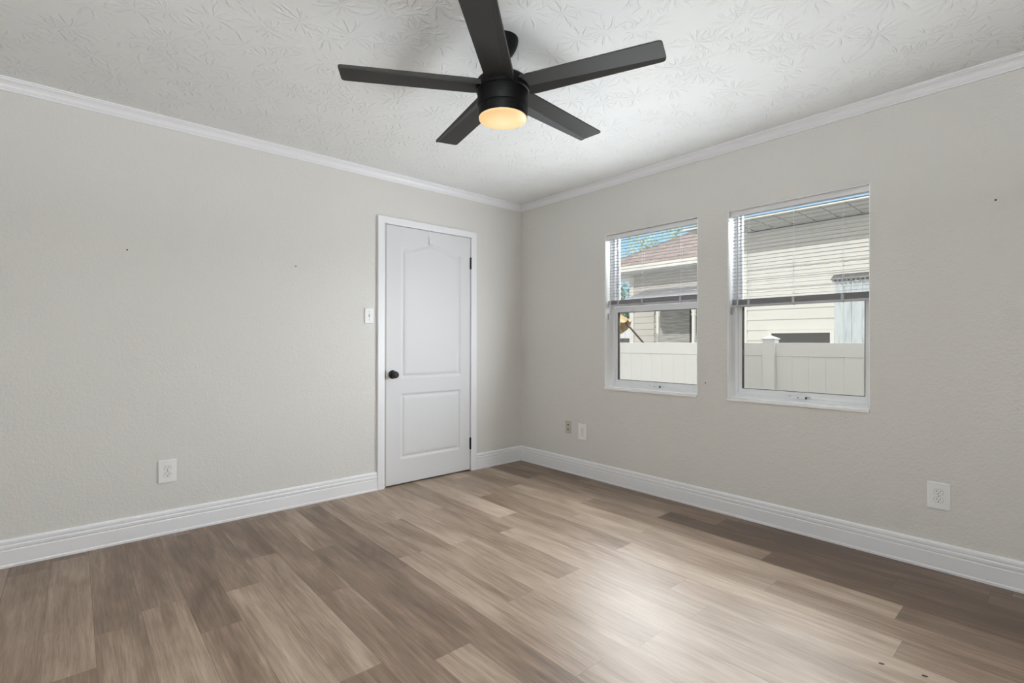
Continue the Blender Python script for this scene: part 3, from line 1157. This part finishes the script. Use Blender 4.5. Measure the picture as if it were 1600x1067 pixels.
# ------------------------------------------------------------------ outdoors
GZ = -0.70
bm = BM()
f = bm.faces.new([bm.verts.new(p) for p in ((0.2, -40, GZ), (90, -40, GZ), (90, 60, GZ), (0.2, 60, GZ))])
structure(obj('ground', bm, M_GRAVEL))
bm = BM()
box(bm, ROOM_X - 0.12, 0.2, ROOM_Y - 0.15, 0.12, GZ, -0.151)
structure(obj('foundation', bm, M_STUCCO))

# vinyl privacy fence
FX = 2.5
fence = tag(empty('vinyl_fence', (FX, -1.29, GZ)), 'white vinyl privacy fence standing outside the two windows', 'fence')


def inv_of(root):
    return Matrix.Translation(-root.location)


def part(root, name, bm, mat, par=None, sm=False):
    o = obj(name, bm, mat, par or root, sm)
    if par is None:
        o.matrix_parent_inverse = inv_of(root)
    return o


posts = [y for y in (-6.03, -3.66, -1.29, 1.08, 3.45, 5.82)]
for y in posts:
    bm = BM()
    box(bm, FX - 0.0, FX + 0.127, y - 0.0635, y + 0.0635, GZ, 1.165, 0.004)
    po = part(fence, 'post', bm, M_FENCE)
    bm = BM()
    box(bm, FX - 0.010, FX + 0.137, y - 0.0735, y + 0.0735, 1.165, 1.180, 0.003)
    q4 = [bm.verts.new(p) for p in ((FX - 0.006, y - 0.069, 1.180), (FX + 0.133, y - 0.069, 1.180), (FX + 0.133, y + 0.069, 1.180), (FX - 0.006, y + 0.069, 1.180))]
    tp = bm.verts.new((FX + 0.0635, y, 1.214))
    for i in range(4):
        bm.faces.new((q4[i], q4[(i + 1) % 4], tp))
    part(fence, 'post_cap', bm, M_FENCE, po)
for a, b in zip(posts, posts[1:]):
    a, b = a + 0.0635, b - 0.0635
    bm = BM()
    box(bm, FX + 0.040, FX + 0.087, a, b, 0.985, 1.130, 0.003)
    part(fence, 'top_rail', bm, M_FENCE)
    bm = BM()
    box(bm, FX + 0.040, FX + 0.087, a, b, GZ + 0.06, GZ + 0.2, 0.003)
    part(fence, 'bottom_rail', bm, M_FENCE)
    bm = BM()
    nb = 14
    wv = (b - a) / nb
    for i in range(nb):
        box(bm, FX + 0.052, FX + 0.074, a + i * wv + 0.0004, a + (i + 1) * wv - 0.0004, GZ + 0.19, 0.99, 0.001)
    box(bm, FX + 0.060, FX + 0.066, a, b, GZ + 0.19, 0.99)
    part(fence, 'board_panel', bm, M_FENCE)


def lap_siding(bm, x, ya, yb, za, zb, lap, ph=0.0, t=0.022):
    z = za - ((za - ph) % lap)
    while z < zb:
        z0_, z1_ = max(z, za), min(z + lap, zb)
        A = [(x - t, ya, z0_), (x - t, yb, z0_), (x - 0.005, yb, z1_ - 0.011), (x - 0.005, ya, z1_ - 0.011)]
        vs = [bm.verts.new(p) for p in A]
        bm.faces.new(vs)
        lo = [bm.verts.new(p) for p in ((x, ya, z0_), (x, yb, z0_), (x - t, yb, z0_), (x - t, ya, z0_))]
        bm.faces.new(lo)
        z += lap


# nearer neighbouring house
h1 = tag(empty('neighbouring_house', (5.3, -2.5, GZ)), 'cream lap sided house with deep grey soffit behind the fence', 'house', 'neighbouring houses beyond the fence')
X1 = 5.3
bm = BM()
lap_siding(bm, X1, -7.0, 0.15, GZ, 3.0, 0.1685, 1.171)
box(bm, X1, X1 + 6.0, -7.0, 0.24, GZ, 3.0)
part(h1, 'wall', bm, M_SIDING)
bm = BM()
box(bm, X1 - 0.024, X1 - 0.0005, 0.145, 0.255, GZ, 2.998)
box(bm, X1 - 0.0005, X1 + 0.10, 0.2405, 0.262, GZ, 2.998)
part(h1, 'corner_trim', bm, M_HTRIM)
bm = BM()
box(bm, 4.40, X1 + 6.8, -7.8, 0.80, 3.0, 3.008)
sf = part(h1, 'soffit', bm, M_SOFFIT)
bm = BM()
y = -7.6
while y < 0.75:
    box(bm, 4.42, X1 - 0.01, y - 0.006, y + 0.006, 2.9985, 3.0)
    box(bm, X1 - 0.075, X1 - 0.018, y - 0.022, y + 0.022, 2.982, 2.9995)
    y += 0.305
box(bm, X1 - 0.018, X1 - 0.0155, -7.0, 0.14, 2.975, 2.9995)
part(h1, 'soffit_joints', bm, M_JOINT, sf)
bm = BM()
box(bm, 4.375, 4.3995, -7.82, 0.82, 2.99, 3.010)
part(h1, 'fascia', bm, M_HTRIM)


def gable_roof(bm, x0, x1, ya, yb, z, rise, hip=0.0):
    xm = (x0 + x1) / 2
    A = [bm.verts.new(p) for p in ((x0, ya, z), (x1, ya, z), (x1, yb, z), (x0, yb, z))]
    R_ = [bm.verts.new((xm, ya + hip, z + rise)), bm.verts.new((xm, yb - hip, z + rise))]
    bm.faces.new((A[0], A[3], R_[1], R_[0]))
    bm.faces.new((A[1], R_[0], R_[1], A[2]))
    bm.faces.new((A[0], R_[0], A[1]))
    bm.faces.new((A[3], A[2], R_[1]))
    bm.faces.new(A)


bm = BM()
gable_roof(bm, 4.385, X1 + 6.8, -7.8, 0.8, 3.011, 0.42, 3.0)
part(h1, 'roof', bm, M_SHINGLE)
# window low in its wall
bm = BM()
wa, wb, wz0, wz1 = -1.145, -0.20, 0.30, 1.335
for (a, b, c, d, dx) in ((wa, wa + 0.055, wz0, wz1, 0.045), (wb - 0.055, wb, wz0, wz1, 0.045), (wa + 0.055, wb - 0.055, wz1 - 0.05, wz1, 0.045), (wa + 0.055, wb - 0.055, wz0, wz0 + 0.06, 0.045),
                          (wa - 0.02, wb + 0.02, wz1, wz1 + 0.02, 0.055)):
    box(bm, X1 - dx, X1 - 0.001, a, b, c, d)
wf = part(h1, 'window_frame', bm, M_HTRIM)
bm = BM()
box(bm, X1 - 0.022, X1 - 0.018, wa + 0.055, wb - 0.055, wz0 + 0.06, wz1 - 0.05)
part(h1, 'window_pane', bm, M_DGLASS, wf)
# boarded panel with a small shingled cap
bm = BM()
yb_ = -1.15
k = 0
while yb_ > -2.4:
    wd = (0.12, 0.10, 0.13, 0.11)[k % 4]
    box(bm, X1 - 0.06 - 0.003 * (k % 2), X1 - 0.016, yb_ - wd + 0.002, yb_, GZ + 0.3, 2.045, 0.002)
    yb_ -= wd
    k += 1
bp_ = part(h1, 'board_panel', bm, M_BLUEBOARD)
tag(bp_, 'pale blue weathered vertical boards on the siding')
bm = BM()
prism(bm, [(X1 - 0.16, 2.055), (X1 - 0.16, 2.075), (X1 - 0.016, 2.145), (X1 - 0.016, 2.055)], lambda u, v, s: (u, s, v), -2.45, -1.13)
yy = -1.15
while yy > -2.44:
    box(bm, X1 - 0.158, X1 - 0.145, yy - 0.028, yy, 2.028, 2.056)
    yy -= 0.056
part(h1, 'panel_cap', bm, pbr('dark_grey_cap', lin(138, 138, 138), 0.8))

# farther house
h2 = tag(empty('neighbouring_house', (8.6, 3.0, GZ)), 'tan lap sided house with brown shingle roof seen through the window nearer the corner', 'house',
         'neighbouring houses beyond the fence')
X2 = 8.6
bm = BM()
lap_siding(bm, X2, 4.06, 4.72, GZ, 3.0, 0.172, 1.33)
lap_siding(bm, X2, 1.8, 4.06, 2.45, 3.0, 0.172, 1.33)
box(bm, X2, X2 + 7, 1.8, 4.82, GZ, 3.0)
part(h2, 'wall', bm, M_SIDING2)
bm = BM()
box(bm, X2 - 0.03, X2 - 0.0005, 4.70, 4.84, GZ, 2.998)
part(h2, 'corner_trim', bm, M_HTRIM)
bm = BM()
box(bm, X2 - 0.03, X2 - 0.0005, 1.8, 4.04, GZ, 2.45)
part(h2, 'grey_board_wall', bm, M_GREYBOARD)
bm = BM()
box(bm, X2 - 0.045, X2 - 0.0305, 2.86, 3.00, GZ + 0.3, 2.3)
part(h2, 'dark_doorway', bm, pbr('dark_door', lin(74, 74, 72), 0.6))
bm = BM()
box(bm, 7.80, X2 + 7.8, 1.30, 5.65, 2.985, 3.01)
part(h2, 'soffit', bm, M_SOFFIT)
bm = BM()
box(bm, 7.74, 7.7995, 1.25, 5.70, 3.005, 3.075)
box(bm, 7.76, 7.80, 1.25, 5.70, 3.085, 3.155)
part(h2, 'gutter', bm, M_HTRIM)
bm = BM()
gable_roof(bm, 7.76, X2 + 7.8, 1.25, 5.70, 3.156, 1.9, 2.4)
part(h2, 'roof', bm, M_SHINGLE)
# porch: low roof on two slim posts
bm = BM()
A = [(8.598, 4.30, 2.585), (8.598, 1.8, 2.585), (6.9, 1.8, 2.08), (6.9, 4.18, 2.08)]
B = [(p[0], p[1], p[2] - 0.07) for p in A]
A = [bm.verts.new(p) for p in A]
B = [bm.verts.new(p) for p in B]
bm.faces.new(A)
bm.faces.new(B[::-1])
for i in range(4):
    bm.faces.new((A[i], B[i], B[(i + 1) % 4], A[(i + 1) % 4]))
part(h2, 'porch_roof', bm, M_PORCH)
for y in (2.93, 2.04):
    bm = BM()
    box(bm, 6.97, 7.03, y - 0.03, y + 0.03, GZ, 2.03)
    box(bm, 6.96, 7.04, y - 0.045, y + 0.045, 1.74, 1.77, 0.003)
    for s in (-1, 1):
        pts = [(7.0, y + s * (0.03 + 0.13 * (1 - math.cos(t))), 1.76 + 0.2 * math.sin(t)) for t in (k * PI / 16 for k in range(9))]
        path_tube(bm, pts, 0.014, 6)
    part(h2, 'porch_post', bm, M_HTRIM)

# white container beyond the fence
wc = tag(empty('storage_container', (9.2, 5.75, GZ)), 'low white painted container with a dark base behind the fence', 'container')
bm = BM()
box(bm, 9.0, 10.6, 4.95, 6.9, 1.255, 1.60, 0.01)
for k in range(6):
    box(bm, 8.988, 9.002, 5.0 + 0.3 * k, 5.02 + 0.3 * k, 1.27, 1.59)
part(wc, 'body', bm, M_BODY)
bm = BM()
box(bm, 9.02, 10.58, 4.97, 6.88, GZ, 1.2545)
part(wc, 'base', bm, pbr('dark_grey_base', lin(98, 98, 98), 0.7))

# leaning tan patio umbrella
um = tag(empty('patio_umbrella', (6.0, 2.2, GZ)), 'tan patio umbrella on a leaning dark pole beyond the fence', 'umbrella')
P0 = Vector((6.0, 2.68, 1.15))
Pd = (Vector((6.0, 3.14, 1.60)) - P0).normalized()
bm = BM()
foot = P0 - Pd * ((P0.z - GZ) / Pd.z)
um.location = foot
tube(bm, foot, P0 + Pd * 1.25, 0.021, seg=10)
part(um, 'pole', bm, M_POLE)
bm = BM()
ax = Pd
s1 = ax.orthogonal().normalized()
s2 = ax.cross(s1)
off = Vector((0, 0.7, -0.7)) * 0.13           # the cloth hangs to one side of the pole
rim_c = P0 + Pd * 0.60 + off
apex = P0 + Pd * 1.22 + off * 0.3
nr = 24
ring = []
for i in range(nr):
    t = 2 * PI * i / nr
    rr = 0.20 if i % 3 else 0.24
    ring.append(bm.verts.new(rim_c + (s1 * math.cos(t) + s2 * math.sin(t)) * rr - ax * (0.03 if i % 3 else 0.0)))
mid = [bm.verts.new(rim_c + Pd * 0.35 + (s1 * math.cos(2 * PI * i / nr) + s2 * math.sin(2 * PI * i / nr)) * (0.115 if i % 3 else 0.135)) for i in range(nr)]
tp = bm.verts.new(apex)
for i in range(nr):
    j = (i + 1) % nr
    bm.faces.new((ring[i], ring[j], mid[j], mid[i]))
    bm.faces.new((mid[i], mid[j], tp))
part(um, 'canopy', bm, M_TAN)


# trees
def tree(loc, h, crown_r, nleaf, leaf, lm, seed, label, branches=7, crown_z=0.6, squash=0.8):
    rn = random.Random(seed)
    root = tag(empty('tree', loc), label, 'tree', 'trees behind the houses')
    bm = BM()
    tube(bm, (0, 0, 0), (0.1, 0, h * crown_z), 0.16, 0.09, 10)
    tips = []
    for k in range(branches):
        a = rn.uniform(0, 2 * PI)
        z0_ = h * rn.uniform(crown_z * 0.75, crown_z)
        p0 = Vector((0.08, 0, z0_))
        p1 = p0 + Vector((math.cos(a), math.sin(a), 0)) * crown_r * 0.45 + Vector((0, 0, h * 0.14))
        p2 = p1 + Vector((math.cos(a + rn.uniform(-.6, .6)), math.sin(a + rn.uniform(-.6, .6)), rn.uniform(0.2, 0.9))) * crown_r * 0.5
        tube(bm, p0, p1, 0.07, 0.045, 7)
        tube(bm, p1, p2, 0.045, 0.015, 7)
        tips += [p1, p2, (p1 + p2) / 2]
    obj('trunk', bm, M_BARK, root)
    bm = BM()
    cz = h * (crown_z + 1) / 2
    for k in range(nleaf):
        if rn.random() < 0.75 and tips:
            c = rn.choice(tips) + Vector((rn.gauss(0, 1), rn.gauss(0, 1), rn.gauss(0, 0.8))) * crown_r * 0.23
        else:
            d = Vector((rn.gauss(0, 1), rn.gauss(0, 1), rn.gauss(0, squash))).normalized() * crown_r * rn.random() ** 0.4
            c = Vector((0, 0, cz)) + d
        n1 = Vector((rn.gauss(0, 1), rn.gauss(0, 1), rn.gauss(0, 1))).normalized()
        n2 = n1.orthogonal().normalized()
        L = leaf * rn.uniform(0.6, 1.3)
        n3 = n1.cross(n2)
        bm.faces.new([bm.verts.new(c + q_) for q_ in (n2 * L, n1 * L * 0.42 + n3 * L * 0.1, -n2 * L, -n1 * L * 0.42)])
    obj('foliage', bm, lm, root)
    return root


tree((19.5, 9.7, GZ), 8.6, 2.7, 1500, 0.17, M_LEAF, 3, 'tall pale green tree with bare branches rising over the brown shingle roof', 8, 0.60)
tree((22.5, 16.2, GZ), 6.4, 3.0, 6500, 0.2, M_LEAF2, 8, 'dark green bushy tree left of the tan house under its eave', 9, 0.3, 1.1)
